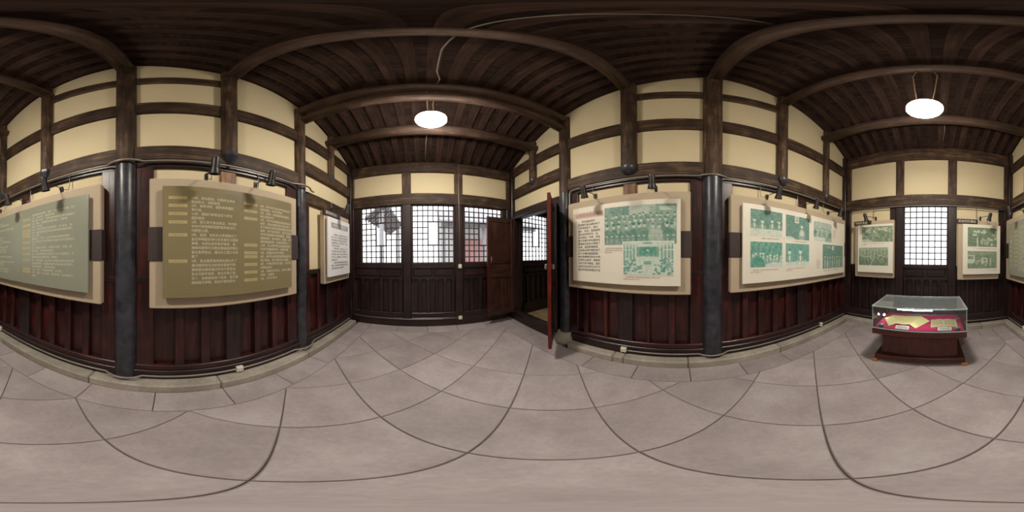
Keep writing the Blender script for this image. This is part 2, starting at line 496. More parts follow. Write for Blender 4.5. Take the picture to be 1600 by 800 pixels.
def end_wall(wall):
    fn = FR[wall]; g = 'x'
    root = empty('wall_'+wall, fn(.2, -.05, 0), {'front': 'timber wall with three lattice windows beside the open door',
                 'back': 'timber wall behind the glass display case'}[wall], 'wall', None, 'structure')
    DK = dark_wood
    if wall == 'front':
        z1, z0, zp = 3.60, 3.34, 2.82
        posts = [(-1.58, -1.47), (-.415, -.24), (.64, .805), (1.83, 1.995)]
        wins = [(-1.31, -.44), (-.22, .63), (.85, 1.72)]
        wt, wb = 2.57, 1.355
        zlint = 2.565
    else:
        z1, z0, zp = 3.86, 3.63, 2.755
        posts = [(-1.58, -1.41), (-.405, -.235), (.63, .79), (1.81, 1.995)]
        wins = [(-.235, .625)]
        wt, wb = 2.51, 1.315
        zlint = 2.515
    wbox(wall, 'wall_plate', XL-.1, XR+.1, -.1, .06, z0, z1, beam_wood(g), root, .015)
    if wall == 'back':
        wbox(wall, 'eave_board', XL-.1, XR+.1, -.1, .02, z1, z1+.12, beam_wood(g), root)
    else:
        wbox(wall, 'eave_board', XL-.1, XR+.1, -.1, .0, z1, z1+.04, beam_wood(g), root)
    wbox(wall, 'lintel_beam', XL, XR, -.1, .065, zlint, zp, beam_wood(g), root, .012)
    for a, b in posts:
        wbox(wall, 'post', a, b, -.1, .06, 0 if wall == 'front' else .1, zlint+.01, DK('z'), root, .012)
        wbox(wall, 'short_post', a, b, -.1, .05, zp-.01, z0+.01, beam_wood('z'), root, .01)
    for (a, b), (c, d) in zip(posts, posts[1:]):
        wbox(wall, 'plaster_panel', b-.01, c+.01, -.1, .006, zp-.01, z0+.01, PLASTER, root)
        win = [q for q in wins if b-.05 < q[0] < c]
        if win:
            q = win[0]
            # window rails and stiles
            if q[0]-b > .01: wbox(wall, 'window_stile', b-.005, q[0], -.06, .03, 1.25, zlint, DK('z'), root, .006)
            if c-q[1] > .01: wbox(wall, 'window_stile', q[1], c+.005, -.06, .03, 1.25, zlint, DK('z'), root, .006)
            wbox(wall, 'window_rail', b, c, -.06, .035, 1.25, wb, DK(g), root, .006)
            m = (b+c)/2
            for x0, x1 in ((b+.04, m-.03), (m+.03, c-.04)):
                wbox(wall, 'small_panel', x0, x1, -.06, .018, 1.085, 1.235, DK(g), root, .012)
            wbox(wall, 'panel_backing', b, c, -.08, .0, 1.05, 1.26, DK(g), root)
            wbox(wall, 'middle_rail', b, c, -.06, .03, 1.02, 1.07, DK(g), root, .006)
            slat_field(wall, root, b+.03, c-.01, .31, 1.025, 5)
        else:
            wbox(wall, 'plaster_panel', b-.01, c+.01, -.1, .006, 1.28, zlint+.01, PLASTER, root)
            wbox(wall, 'top_rail', b, c, -.06, .04, 1.24, 1.31, DK(g), root, .006)
            wbox(wall, 'stile', b, b+.12, -.06, .036, .3, 2.52, DK('z'), root, .006)
            slat_field(wall, root, b+.12, c-.02, .31, 1.245, 5)
        wbox(wall, 'wall_back_board', b, c, -.1, -.02, .2, 1.06 if win else 1.3, COREM, root)
    zb = 0 if wall == 'front' else .1
    wbox(wall, 'sill_board', XL+.06, XR-.02, -.1, .055, zb, .20, DK(g), root, .01)
    wbox(wall, 'bottom_rail', XL+.06, XR-.02, -.1, .042, .20, .31, DK(g), root, .01)
    return root, wins, wb, wt
wf, fwins, fwb, fwt = end_wall('front')
wbk, bwins, bwb, bwt = end_wall('back')

WN = [0]
def lattice(wall, u0, u1, z0, z1, cols, rows, label, centre=None, r=.0105):
    WN[0] += 1
    root = empty('window_%d' % WN[0], FR[wall]((u0+u1)/2, 0, z0), label, 'window', None, 'structure')
    m = plain('lattice_wood', (58, 44, 42), .6, .2, 20)
    F = .016
    wbox(wall, 'frame_bar', u0-.005, u0+F, -.035, .012, z0, z1, m, root)
    wbox(wall, 'frame_bar', u1-F, u1+.005, -.035, .012, z0, z1, m, root)
    wbox(wall, 'frame_bar', u0+F, u1-F, -.035, .012, z0, z0+F, m, root)
    wbox(wall, 'frame_bar', u0+F, u1-F, -.035, .012, z1-F, z1, m, root)
    cu = (u1-u0)/cols; cz = (z1-z0)/rows
    for i in range(1, cols):
        u = u0+cu*i
        if centre and centre[0] < i < centre[1]:
            wbox(wall, 'lattice_bar', u-r, u+r, -.02, .0, z0+F, z0+cz*centre[2], m, root)
            wbox(wall, 'lattice_bar', u-r, u+r, -.02, .0, z0+cz*centre[3], z1-F, m, root)
        else:
            wbox(wall, 'lattice_bar', u-r, u+r, -.02, .0, z0+F, z1-F, m, root)
    for j in range(1, rows):
        z = z0+cz*j
        if centre and centre[2] < j < centre[3]:
            wbox(wall, 'lattice_bar', u0+F, u0+cu*centre[0], -.022, -.002, z-r, z+r, m, root)
            wbox(wall, 'lattice_bar', u0+cu*centre[1], u1-F, -.022, -.002, z-r, z+r, m, root)
        else:
            wbox(wall, 'lattice_bar', u0+F, u1-F, -.022, -.002, z-r, z+r, m, root)
    if centre:
        a, b = u0+cu*centre[0], u0+cu*centre[1]; c, d = z0+cz*centre[2], z0+cz*centre[3]; t = .013
        for q in ((a-t, a+t, c, d), (b-t, b+t, c, d), (a-t, b+t, c-t, c+t), (a-t, b+t, d-t, d+t)):
            wbox(wall, 'centre_frame_bar', q[0], q[1], -.03, .008, q[2], q[3], m, root)
    return root
cen = (3, 5, 3, 7)
lattice('front', *fwins[0], fwb, fwt, 8, 10, 'lattice window nearest the narrow white notice', cen)
lattice('front', *fwins[1], fwb, fwt, 8, 10, 'middle lattice window of the three in the front wall', cen)
lattice('front', *fwins[2], fwb, fwt, 8, 10, 'lattice window partly hidden by the open brown door leaf', cen)
lattice('back', *bwins[0], bwb, bwt, 7, 10, 'plain square lattice window above the glass display case')

# ------------------------------------------------------------------ roof
ceil = empty('ceiling', (0, 0, 4.4), 'dark timber roof with rafters, boards and purlins', 'ceiling', None, 'structure')
XA, XB = XL-.16, XR+.12
bays = list(zip(PROF, PROF[1:]))
for (y0, z0), (y1, z1) in bays:
    d = Vector((0, y1-y0, z1-z0)); ln = d.length; d.normalize(); nrm = Vector((0, -d.z, d.y))
    # boards laid across the rafters: each a course of its own
    nb = max(3, round(ln/.17))
    for k in range(nb):
        a = Vector((0, y0, z0))+d*(ln*k/nb+.002)+nrm*.030; b = Vector((0, y0, z0))+d*(ln*(k+1)/nb+.004)+nrm*(.030+.004)
        v = []
        for x in (XA-.3, XB+.3):
            for p, q in ((a, 0), (b, 0), (b, .04), (a, .04)):
                w_ = p+nrm*q; v.append((x, w_.y, w_.z))
        meshobj('roof_board', v, [(0, 1, 2, 3), (7, 6, 5, 4), (0, 4, 5, 1), (1, 5, 6, 2), (2, 6, 7, 3), (3, 7, 4, 0)], roof_wood('x'), ceil)
    k = 0; x = XL+.05
    rm = None
    while x < XR-.02:
        if rm is None:
            bm = bmesh.new(); bmesh.ops.create_cube(bm, size=1); bmesh.ops.scale(bm, vec=(.112, ln+.01, .030), verts=bm.verts)
            rm = bpy.data.meshes.new('rafter'); bm.to_mesh(rm); bm.free(); rm.materials.append(rafter_wood('y'))
        o = link('rafter', rm, None, ceil, tuple(Vector((x+.05+random.uniform(-.008, .008), (y0+y1)/2, (z0+z1)/2))+nrm*.015))
        o.rotation_euler = (math.atan2(z1-z0, y1-y0), 0, 0)
        x += .199
def purlin(y, z, r, name='purlin', flat=1.0):
    tube(name, [(XL+.0, y, z), ((XL+XR)/2, y, z+.01), (XR-.0, y, z)], r, purlin_wood('x'), ceil, 20)
box('ridge_board', (XA-.3, -.56, 5.365), (XB+.3, -.25, 5.47), roof_wood('x'), ceil)
purlin(-.42, 5.12, .10, 'ridge_purlin')
purlin(.64, 4.74, .085); purlin(-1.41, 4.66, .088); purlin(-2.43, 4.19, .11)
purlin(1.66, 4.26, .095); purlin(1.68, 3.98, .075, 'tie_beam'); purlin(2.42, 3.86, .11)

# ------------------------------------------------------------------ the side room seen through the door, and the courtyard
fs = empty('floor_side', (2.9, 2, 0), 'brown stone floor of the room beyond the open door', 'floor', None, 'structure')
GOLD = stone('side_floor_stone', [(138, 116, 84), (164, 140, 104), (186, 164, 128)], 3, .6)
for i in range(4):
    for j in range(7):
        box('stone_slab', (2.0+.6*i+.003, .2+.48*j+.003, -.05), (2.0+.6*i+.597, .2+.48*j+.477, -.002), GOLD, fs, .004)
wsf = empty('wall_side_front', (3.0, YF, 0), 'dark panelled window wall of the room beyond the open door', 'wall', None, 'structure')
DK = dark_wood
wbox('front', 'lintel_beam', 2.0, 4.4, -.1, .06, 2.57, 3.7, DK('x'), wsf)
for a, b in ((2.0, 2.29), (3.17, 3.33), (4.2, 4.4)):
    wbox('front', 'post', a, b, -.1, .05, 0, 2.58, DK('z'), wsf, .01)
wbox('front', 'window_rail', 2.29, 4.2, -.06, .03, 1.22, 1.36, DK('x'), wsf)
wbox('front', 'back_board', 2.0, 4.4, -.1, -.02, 0, 1.25, COREM, wsf)
for a in (2.33, 2.76):
    wbox('front', 'small_panel', a, a+.37, -.05, .018, 1.06, 1.19, DK('x'), wsf, .012)
wbox('front', 'middle_rail', 2.29, 4.2, -.06, .03, .99, 1.04, DK('x'), wsf)
slat_field('front', wsf, 2.31, 3.17, .31, .99, 5)
slat_field('front', wsf, 3.35, 4.2, .31, .99, 5)
wbox('front', 'bottom_rail', 2.0, 4.3, -.06, .05, 0, .31, DK('x'), wsf, .01)
lattice('front', 2.29, 3.17, 1.355, 2.57, 8, 10, 'lattice window of the room beyond the open door', cen)
lattice('front', 3.33, 4.2, 1.355, 2.57, 8, 10, 'further lattice window of the room beyond the open door', cen)
wsr = box('wall_side_far', (4.4, -.2, 0), (4.5, 3.4, 3.8), PLASTER); tag(wsr, 'plain far wall of the room beyond the open door', 'wall', kind='structure')
wsb = box('wall_side_rear', (2.1, .1, 0), (4.4, .2, 3.8), PLASTER); tag(wsb, 'plain rear wall of the room beyond the open door', 'wall', kind='structure')
cs_ = box('ceiling_side', (2.1, 0.1, 3.7), (4.5, 3.4, 3.78), roof_wood('x')); tag(cs_, 'dark ceiling of the room beyond the open door', 'ceiling', kind='structure')

gy = box('courtyard_ground', (-14, 3.5, -.35), (14, 24, -.15), stone('court_stone', [(120, 118, 112), (140, 138, 132), (160, 158, 150)], 1.5, .85))
tag(gy, 'pale stone courtyard outside the lattice windows', 'courtyard', kind='structure')
gb = box('yard_ground', (-14, -24, -.35), (14, -3.4, -.15), MATS['court_stone'])
tag(gb, 'pale stone yard outside the window above the case', 'yard', kind='structure')
# side wing of the courtyard with its deep eave
wing = empty('courtyard_wing', (-3.6, 11.4, -.15), 'grey eave with rafters seen through the leftmost lattice window', 'building')
EAVE = plain('eave_grey', (168, 166, 168), .8, .15, 6)
v = [(-3.0, 8.0, 3.5), (-1.9, 8.0, 4.35), (-1.9, 14.7, 4.35), (-3.0, 14.7, 3.5), (-3.0, 8.0, 3.62), (-1.9, 8.0, 4.47), (-1.9, 14.7, 4.47), (-3.0, 14.7, 3.62)]
meshobj('eave_deck', v, [(0, 1, 2, 3), (7, 6, 5, 4), (0, 4, 5, 1), (1, 5, 6, 2), (2, 6, 7, 3), (3, 7, 4, 0)], EAVE, wing)
for k in range(14):
    y = 8.1+.48*k
    meshobj('eave_rafter', [(-3.02, y, 3.40), (-1.9, y, 4.27), (-1.9, y+.12, 4.27), (-3.02, y+.12, 3.40), (-3.02, y, 3.5), (-1.9, y, 4.36), (-1.9, y+.12, 4.36), (-3.02, y+.12, 3.5)],
            [(0, 1, 2, 3), (7, 6, 5, 4), (0, 4, 5, 1), (1, 5, 6, 2), (2, 6, 7, 3), (3, 7, 4, 0)], plain('eave_rafter', (120, 114, 114), .8), wing)
for y in (8.4, 14.4):
    lathe('post', [(.14, -.15), (.13, 4.0)], (-2.2, y, 0), (0, 0, 1), EAVE, wing, 12)
# gallery opposite: posts, eave and a reddish screen
gal = empty('courtyard_gallery', (4.2, 10.0, -.15), 'pale gallery with posts and a reddish screen across the courtyard', 'building')
for x in (1.15, 3.6, 6.2):
    lathe('post', [(.13, -.15), (.12, 3.3)], (x, 9.2, 0), (0, 0, 1), EAVE, gal, 12)
box('eave_beam', (1.0, 9.05, 3.2), (7.5, 9.3, 3.45), EAVE, gal)
meshobj('gallery_roof', [(.9, 8.3, 3.25), (7.6, 8.3, 3.25), (7.6, 11.6, 4.7), (.9, 11.6, 4.7), (.9, 8.3, 3.38), (7.6, 8.3, 3.38), (7.6, 11.6, 4.83), (.9, 11.6, 4.83)],
        [(0, 1, 2, 3), (7, 6, 5, 4), (0, 4, 5, 1), (1, 5, 6, 2), (2, 6, 7, 3), (3, 7, 4, 0)], EAVE, gal)
box('rear_wall', (1.0, 11.2, -.15), (7.5, 11.35, 4.5), plain('white_render', (232, 232, 230), .9), gal)
box('screen', (2.6, 10.2, -.15), (5.6, 10.28, 2.6), plain('faded_red', (196, 150, 146), .8), gal)
box('railing', (1.2, 9.15, .5), (3.5, 9.22, .62), plain('faded_red', (196, 150, 146)), gal)

# ------------------------------------------------------------------ door
th = empty('door_3', (1.97, 2.45, 0), 'black timber door frame and high threshold', 'door frame', None, 'structure')
box('threshold', (1.90, 1.80, 0), (2.03, 3.12, .235), dark_wood('y'), th, .012)
box('jamb', (1.90, 3.04, .235), (2.05, 3.13, 2.34), dark_wood('z'), th, .008)
box('jamb', (1.90, 1.79, .235), (2.05, 1.85, 2.34), dark_wood('z'), th, .008)
box('lintel', (1.89, 1.78, 2.30), (2.06, 3.14, 2.36), dark_wood('y'), th, .008)
def leaf(name, label, hinge, ang, fm, edge, wdt=.63, z0=.215, z1=2.30):
    """leaf built along local +x from the hinge, then swung to ang"""
    root = empty(name, (hinge[0], hinge[1], z0), label, 'door', None, 'structure')
    root.rotation_euler = (0, 0, ang)
    def part(nm, a, b, m, bev=.006):
        o = box(nm, a, b, m, None, bev); loc = Vector(o.location); o.parent = root; o.location = loc
        return o
    H = z1-z0; t = .021; st = .075
    part('stile', (0, -t, 0), (st, t, H), fm('z')); part('stile', (wdt-st, -t, 0), (wdt, t, H), fm('z'))
    for a, b in ((0, .11), (.82, .89), (1.12, 1.19), (H-.10, H)):
        part('rail', (st, -t*.98, a), (wdt-st, t*.98, b), fm('x'))
    for a, b in ((.11, .82), (.89, 1.12), (1.19, H-.10)):
        part('panel', (st-.01, -t*.25, a-.01), (wdt-st+.01, t*.25, b+.01), fm('z') if b-a > .3 else fm('x'), 0)
    part('edge_strip', (wdt, -t, 0), (wdt+.006, t, H), edge('z'), 0)
    return root, part
DOORW = lambda a: wood('door_brown', (36, 20, 16), (60, 35, 28), (86, 53, 41), a, .32, .5, .15)
d1, p1 = leaf('door_1', 'brown panelled door leaf folded back in front of the window wall', (1.885, 3.045), math.pi+R_(1.5), DOORW, door_red)
for s in (-1, 1):
    k = p1('handle', (.545, s*.03-.006, 1.16), (.565, s*.03+.006, 1.26), METAL, .003)
hv = Vector((1.375-1.86, 1.40-1.80, 0)); ang2 = math.atan2(hv.y, hv.x)
d2, p2 = leaf('door_2', 'door leaf with red edge swung into the room, seen edge on', (1.868, 1.82), ang2, DOORW, door_red)
p2('lock_plate', (.40, -.034, 1.0), (.54, -.021, 1.36), LACQ, .006)
p2('handle', (.50, .021, 1.10), (.545, .055, 1.17), METAL, .01)
p2('handle', (.50, -.07, 1.10), (.545, -.034, 1.17), METAL, .01)

# ------------------------------------------------------------------ printed panels
FNT = None
def text_mesh(lines, size, spacing=1.0):
    """lines: list of (x, y, string) -> (verts 2d, faces); built in font units, flat"""
    V = []; F = []
    for x, y, s in lines:
        cu = bpy.data.curves.new('t', 'FONT'); cu.body = s; cu.size = size; cu.resolution_u = 1; cu.space_character = spacing
        o = bpy.data.objects.new('t', cu); C.objects.link(o)
        bpy.context.view_layer.update()
        dg = bpy.context.evaluated_depsgraph_get()
        me = bpy.data.meshes.new_from_object(o.evaluated_get(dg))
        b = len(V)
        V += [(x+p.co.x, y+p.co.y) for p in me.vertices]; F += [tuple(b+i for i in p.vertices) for p in me.polygons]
        bpy.data.objects.remove(o); bpy.data.curves.remove(cu); bpy.data.meshes.remove(me)
    return V, F

class Sheet:
    """a printed sheet on a wall; s runs rightwards as the viewer sees it, t down from the top"""
    def __init__(self, wall, left, width, ztop, n):
        self.wall, self.left, self.w, self.zt, self.n = wall, left, width, ztop, n
        self.sg = RIGHTWARD[wall]
    def P(self, s, t, n=0): return FR[self.wall](self.left+self.sg*s, self.n+n, self.zt-t)
    def rect(self, name, s0, s1, t0, t1, mat, parent, n=.0012):
        return box(name, self.P(s0, t0, -.001), self.P(s1, t1, n), mat, parent)
    def text(self, name, lines, size, mat, parent, n=.0022, spacing=1.0):
        V, F = text_mesh([(s, -t, x) for s, t, x in lines], size, spacing)
        if not V: return
        o = meshobj_flat(name, [self.P(x, -y, n) for x, y in V], F, mat, parent); o['kind'] = 'stuff'
        return o
    def photo(self, name, s0, s1, t0, t1, img, ramp_, parent, n=.002, label=None):
        h, w_ = img.shape
        # img: h x w luminance, row 0 at the top
        V = []; cols = []
        dk, lt = np.array(lin(ramp_[0])), np.array(lin(ramp_[1]))
        for j in range(h):
            for i in range(w_):
                V.append(self.P(s0+(s1-s0)*i/(w_-1), t0+(t1-t0)*j/(h-1), n))
                k = float(np.clip(img[j, i], 0, 1)); c = dk+(lt-dk)*k; cols += [c[0], c[1], c[2], 1]
        F = [(j*w_+i, j*w_+i+1, (j+1)*w_+i+1, (j+1)*w_+i) for j in range(h-1) for i in range(w_-1)]
        o = meshobj_flat(name, V, F, printmat(), parent)
        at = o.data.color_attributes.new('Col', 'FLOAT_COLOR', 'POINT')
        at.data.foreach_set('color', cols)
        if label: o['label'] = label
        return o

def meshobj_flat(name, verts, faces, mat, parent):
    v = np.array(verts, float); c = (v.min(0)+v.max(0))/2
    me = bpy.data.meshes.new(name); me.from_pydata([tuple(p) for p in v-c], [], faces); me.update()
    return link(name, me, mat, parent, tuple(c))

def mount(wall, a, b, label, sheet, sheetmat, name='information_panel', z0=1.03, z1=2.26, depth=.145, strap=True, lab2=None):
    """backing box a..b along the wall, straps, and the printed sheet standing off it"""
    u0, u1 = min(a, b), max(a, b)
    root = empty(name, FR[wall]((u0+u1)/2, .05, z0), label, 'panel', 'wall panels')
    wbox(wall, 'backing_board', u0, u1, .056, depth, z0, z1, BACKB, root, .01)
    if strap:
        wbox(wall, 'strap', u0-.012, u1+.012, .058, depth+.012, 1.47, 1.77, STRAP, root, .004)
    s0, s1, zt, zb = sheet
    sg = RIGHTWARD[wall]
    left = s0 if sg > 0 else -s0
    sh = box('printed_sheet', FR[wall](s0, .172, zb), FR[wall](s1, .20, zt), sheetmat, root, .003)
    box('standoff', FR[wall]((s0+s1)/2-.2, depth, 1.45), FR[wall]((s0+s1)/2+.2, .173, 1.85), STRAP, root)
    sheet_o = Sheet(wall, s0 if sg > 0 else max(s0, s1), abs(s1-s0), zt, .20)
    if sg > 0: sheet_o.left = min(s0, s1)
    return root, sh, sheet_o

# ---- procedural duotone photographs
def ell(im, cx, cy, rx, ry, val, soft=.25, mode='mix', a=1.0):
    h, w_ = im.shape
    y, x = np.mgrid[0:h, 0:w_]
    d = ((x/(w_-1)-cx)/rx)**2+((y/(h-1)-cy)/ry)**2
    k = np.clip((1-d)/soft, 0, 1)*a
    im[:] = im*(1-k)+val*k
def rc(im, x0, x1, y0, y1, val, a=1.0):
    h, w_ = im.shape
    im[int(y0*h):int(math.ceil(y1*h)), int(x0*w_):int(math.ceil(x1*w_))] = im[int(y0*h):int(math.ceil(y1*h)), int(x0*w_):int(math.ceil(x1*w_))]*(1-a)+val*a
def grain(im, rs, amp=.08):
    h, w_ = im.shape
    lo = rs.rand(h//4+2, w_//4+2); lo = np.kron(lo, np.ones((4, 4)))[:h, :w_]
    return np.clip(im+(lo-.5)*amp*1.6+(rs.rand(h, w_)-.5)*amp, 0, 1)
def person(im, cx, cy, s, asp, face, coat, shirt=None):
    """cy: head centre; s: head half-height as a fraction of the picture height"""
    sx = s*asp
    ell(im, cx, cy+s*3.9, sx*2.1, s*3.0, coat, .3)
    if shirt is not None: ell(im, cx, cy+s*2.3, sx*.45, s*1.2, shirt, .4)
    ell(im, cx, cy, sx*.8, s*1.05, face, .35)
    ell(im, cx, cy-s*.75, sx*.85, s*.55, coat*.4, .5)
def ph_group(w_, h, seed):
    rs = np.random.RandomState(seed); asp = h/w_; im = np.full((h, w_), .28)
    rc(im, .1, .36, 0, .22, .22); rc(im, .37, .72, 0, .25, .62); rc(im, .76, 1, .05, .4, .38); rc(im, .78, .98, .08, .16, .7)
    for k in range(14): ell(im, .4+.32*rs.rand(), .24*rs.rand(), .05, .05, .35+.3*rs.rand(), .5, a=.6)
    for row, (y, n, s) in enumerate(((.27, 13, .045), (.40, 12, .052), (.55, 11, .06))):
        for k in range(n):
            x = (k+.5+.5*(rs.rand()-.5))/n
            person(im, x, y+.05*(rs.rand()-.5), s, asp, .55+.3*rs.rand(), .12+.25*rs.rand()*(row < 2)+(.45 if row == 2 and k in (7, 8) else .08), .65 if rs.rand() > .7 else None)
    for k in range(13):
        x = (k+.5)/13; ell(im, x, .79, .022, .02, .75, .4); ell(im, x, .93, .012, .1, .45, .4)
    return grain(im, rs, .10)
def ph_hall(w_, h, seed):
    rs = np.random.RandomState(seed); im = np.full((h, w_), .42)
    y, x = np.mgrid[0:h, 0:w_]; X = x/(w_-1); Y = y/(h-1)
    im[Y < .10+.12*np.abs(X-.5)*0+.02] = .8
    im[(Y < .2-.3*np.abs(X-.5)*.2)] = .78
    rc(im, .33, .67, .16, .42, .16); ell(im, .5, .26, .03, .03, .95, .5); rc(im, .42, .58, .02, .07, .3)
    for sgn in (-1, 1):
        for k in range(9):
            cx = .5+sgn*(.2+.035*k); rc(im, cx-.008, cx+.008, .16-.012*k, .5+.02*k, .75 if k % 2 else .3)
    im[(Y > .22) & (Y < .26) & (np.abs(X-.5) > .3)] = .85
    im[(Y > .46) & (np.abs(X-.5) < .22+(Y-.46)*.4)] = .8
    rc(im, .43, .56, .58, .68, .3)
    im[(Y > .7) & (np.abs(X-.5) < .06)] = .82
    for k in range(150):
        yy = .5+.48*rs.rand(); xx = rs.rand()
        if abs(xx-.49) < .07+.12*(yy < .68): continue
        ell(im, xx, yy, .018+.012*yy, .016+.016*yy, .85 if rs.rand() > .6 else .15, .4)
    return grain(im, rs, .12)
def ph_table(w_, h, seed, n=4, table=.74):
    rs = np.random.RandomState(seed); asp = h/w_; im = np.full((h, w_), .2)
    for k in range(10): ell(im, rs.rand(), rs.rand()*.4, .12, .15, .14+.14*rs.rand(), .7, a=.6)
    for k in range(n):
        x = (k+.5+.35*(rs.rand()-.5))/n
        person(im, x, .42+.1*(rs.rand()-.5), .085, asp, .85, .16+.3*rs.rand(), .92)
    rc(im, 0, 1, table, 1, .88)
    for k in range(16): ell(im, rs.rand(), table+.02+.1*rs.rand(), .02, .03, .5+.5*rs.rand(), .5)
    return grain(im, rs, .09)
def ph_crowd(w_, h, seed):
    rs = np.random.RandomState(seed); asp = h/w_; im = np.full((h, w_), .2)
    y, x = np.mgrid[0:h, 0:w_]; im += .12*np.sin(x*.5+y*.2)*.5
    for k in range(9):
        x0 = (k+.5+.4*(rs.rand()-.5))/9
        person(im, x0, .40+.18*rs.rand(), .07, asp, .85, .15+.35*rs.rand(), .95)
    ell(im, .2, .85, .22, .3, .16, .2); ell(im, .75, .95, .35, .15, .8, .5)
    return grain(im, rs, .12)
def ph_speaker(w_, h, seed):
    rs = np.random.RandomState(seed); asp = h/w_; im = np.full((h, w_), .2)
    rc(im, .37, .52, .03, .3, .9); rc(im, .40, .49, .07, .24, .35); ell(im, .445, .13, .03, .05, .8)
    person(im, .66, .42, .10, asp, .92, .45, .95); ell(im, .66, .72, .1, .14, .85, .4)
    ell(im, .1, 1.0, .3, .12, .85, .4)
    return grain(im, rs, .08)
def ph_two(w_, h, seed):
    rs = np.random.RandomState(seed); asp = h/w_; im = np.full((h, w_), .22)
    person(im, .15, .38, .12, asp, .92, .3, .9); person(im, .6, .36, .13, asp, .95, .3, .95)
    rc(im, 0, 1, .82, 1, .85)
    for k in range(14): ell(im, rs.rand(), .78+.12*rs.rand(), .03, .06, .6+.4*rs.rand(), .5)
    return grain(im, rs, .09)
def ph_outdoor(w_, h, seed):
    rs = np.random.RandomState(seed); asp = h/w_; im = np.full((h, w_), .5)
    rc(im, 0, 1, 0, .35, .62); rc(im, 0, 1, .5, .78, .25)
    for k in range(7): person(im, .22+.1*k, .38+.08*rs.rand(), .06, asp, .85, .2+.5*rs.rand(), None)
    rc(im, 0, .6, .8, 1, .9)
    return grain(im, rs, .15)
def ph_stand(w_, h, seed):
    rs = np.random.RandomState(seed); asp = h/w_; im = np.full((h, w_), .2)
    rc(im, .42, .52, .07, .22, .95); ell(im, .47, .14, .025, .045, .3)
    for k in range(3): rc(im, .2+.06*k, .23+.06*k, .08, .16, .5)
    for k in range(8):
        x0 = .1+.115*k; hh = .5+.06*rs.rand(); ell(im, x0, hh+.28, .035, .24, .3+.5*rs.rand(), .35); ell(im, x0, hh, .02, .05, .9, .4)
    return grain(im, rs, .08)
def ph_crowd2(w_, h, seed):
    rs = np.random.RandomState(seed); im = np.full((h, w_), .3)
    for k in range(60):
        ell(im, rs.rand(), .1+.3*rs.rand(), .03, .07, .45+.5*rs.rand(), .5)
    for k in range(60): ell(im, rs.rand(), .45+.5*rs.rand(), .05, .1, .15+.3*rs.rand(), .6)
    ell(im, .12, .95, .25, .16, .8, .4); rc(im, .72, .735, .8, 1, .85); rc(im, .88, .9, .8, 1, .85)
    return grain(im, rs, .14)
def ph_street(w_, h, seed):
    rs = np.random.RandomState(seed); im = np.full((h, w_), .55); rc(im, 0, 1, .52, 1, .25)
    for k in range(9): rc(im, .04+.11*k, .08+.11*k, .18, .48, .35)
    for k in range(60): ell(im, rs.rand(), .42+.25*rs.rand(), .02, .04, .75 if rs.rand() > .5 else .2, .5)
    h_, w2 = im.shape
    y, x = np.mgrid[0:h_, 0:w2]; X = x/(w2-1); Y = y/(h_-1)
    im[np.abs((X-.4)-(1-Y)*.36) < .012*(Y > .5)] = .9
    return grain(im, rs, .14)
def ph_flowers(w_, h, seed):
    rs = np.random.RandomState(seed); im = np.full((h, w_), .25)
    for k in range(10): ell(im, .2+.4*rs.rand(), .12+.28*rs.rand(), .05, .07, .9, .5)
    rc(im, .31, .345, .55, 1, .85)
    for k in range(16): ell(im, .42+.55*rs.rand(), .55+.35*rs.rand(), .045, .08, .55+.4*rs.rand(), .4)
    rc(im, .8, 1, .12, .45, .45)
    return grain(im, rs, .12)
def ph_truck(w_, h, seed):
    rs = np.random.RandomState(seed); im = np.full((h, w_), .32); rc(im, 0, 1, 0, .22, .4)
    rc(im, 0, .24, .24, .7, .9); rc(im, .02, .18, .3, .46, .3); rc(im, .46, .66, .38, .75, .9); rc(im, .53, .61, .45, .58, .3)
    rc(im, .75, .8, .4, .95, .7); rc(im, 0, 1, .85, 1, .3)
    for k in range(18): ell(im, .2+.5*rs.rand(), .55+.3*rs.rand(), .02, .09, .85 if rs.rand() > .5 else .12, .5)
    return grain(im, rs, .12)
TEAL = ((42, 118, 104), (222, 226, 212)); GREEN = ((62, 98, 70), (206, 214, 192)); AQUA = ((36, 140, 122), (226, 232, 220))
def px(s0, s1, t0, t1, st=.0065): return max(12, int((s1-s0)/st)), max(12, int((t1-t0)/st))
def add_photo(sh, parent, s0, s1, t0, t1, fnc, seed, tone, border=.008, lift=0):
    w_, h = px(s0, s1, t0, t1)
    if border: sh.rect('photo_border', s0-border, s1+border, t0-border, t1+border, plain('photo_white', (240, 236, 226), .4), parent, .0014+lift)
    sh.photo('photograph', s0, s1, t0, t1, fnc(w_, h, seed), tone, parent, .0024+lift)

FRAG = ['国民政府', '中共代表团', '与', '谈判', '会谈', '协定', '在重庆', '商谈', '发表', '声明', '举行', '会议', '代表', '团结', '和平', '民主', '提出', '通过', '返回', '延安', '应邀', '前往', '签订', '双十', '政治', '协商', '继续', '进行', '决定', '问题', '关于', '各界', '人士', '报告', '接见']
def line(n, rng, start=''):
    s = start
    while len(s) < n:
        s += rng.choice(FRAG)
        if rng.random() < .16: s += '，'
    s = s[:max(1, n-1)]
    return s+('。' if rng.random() < .3 else rng.choice('的在了和与为'))

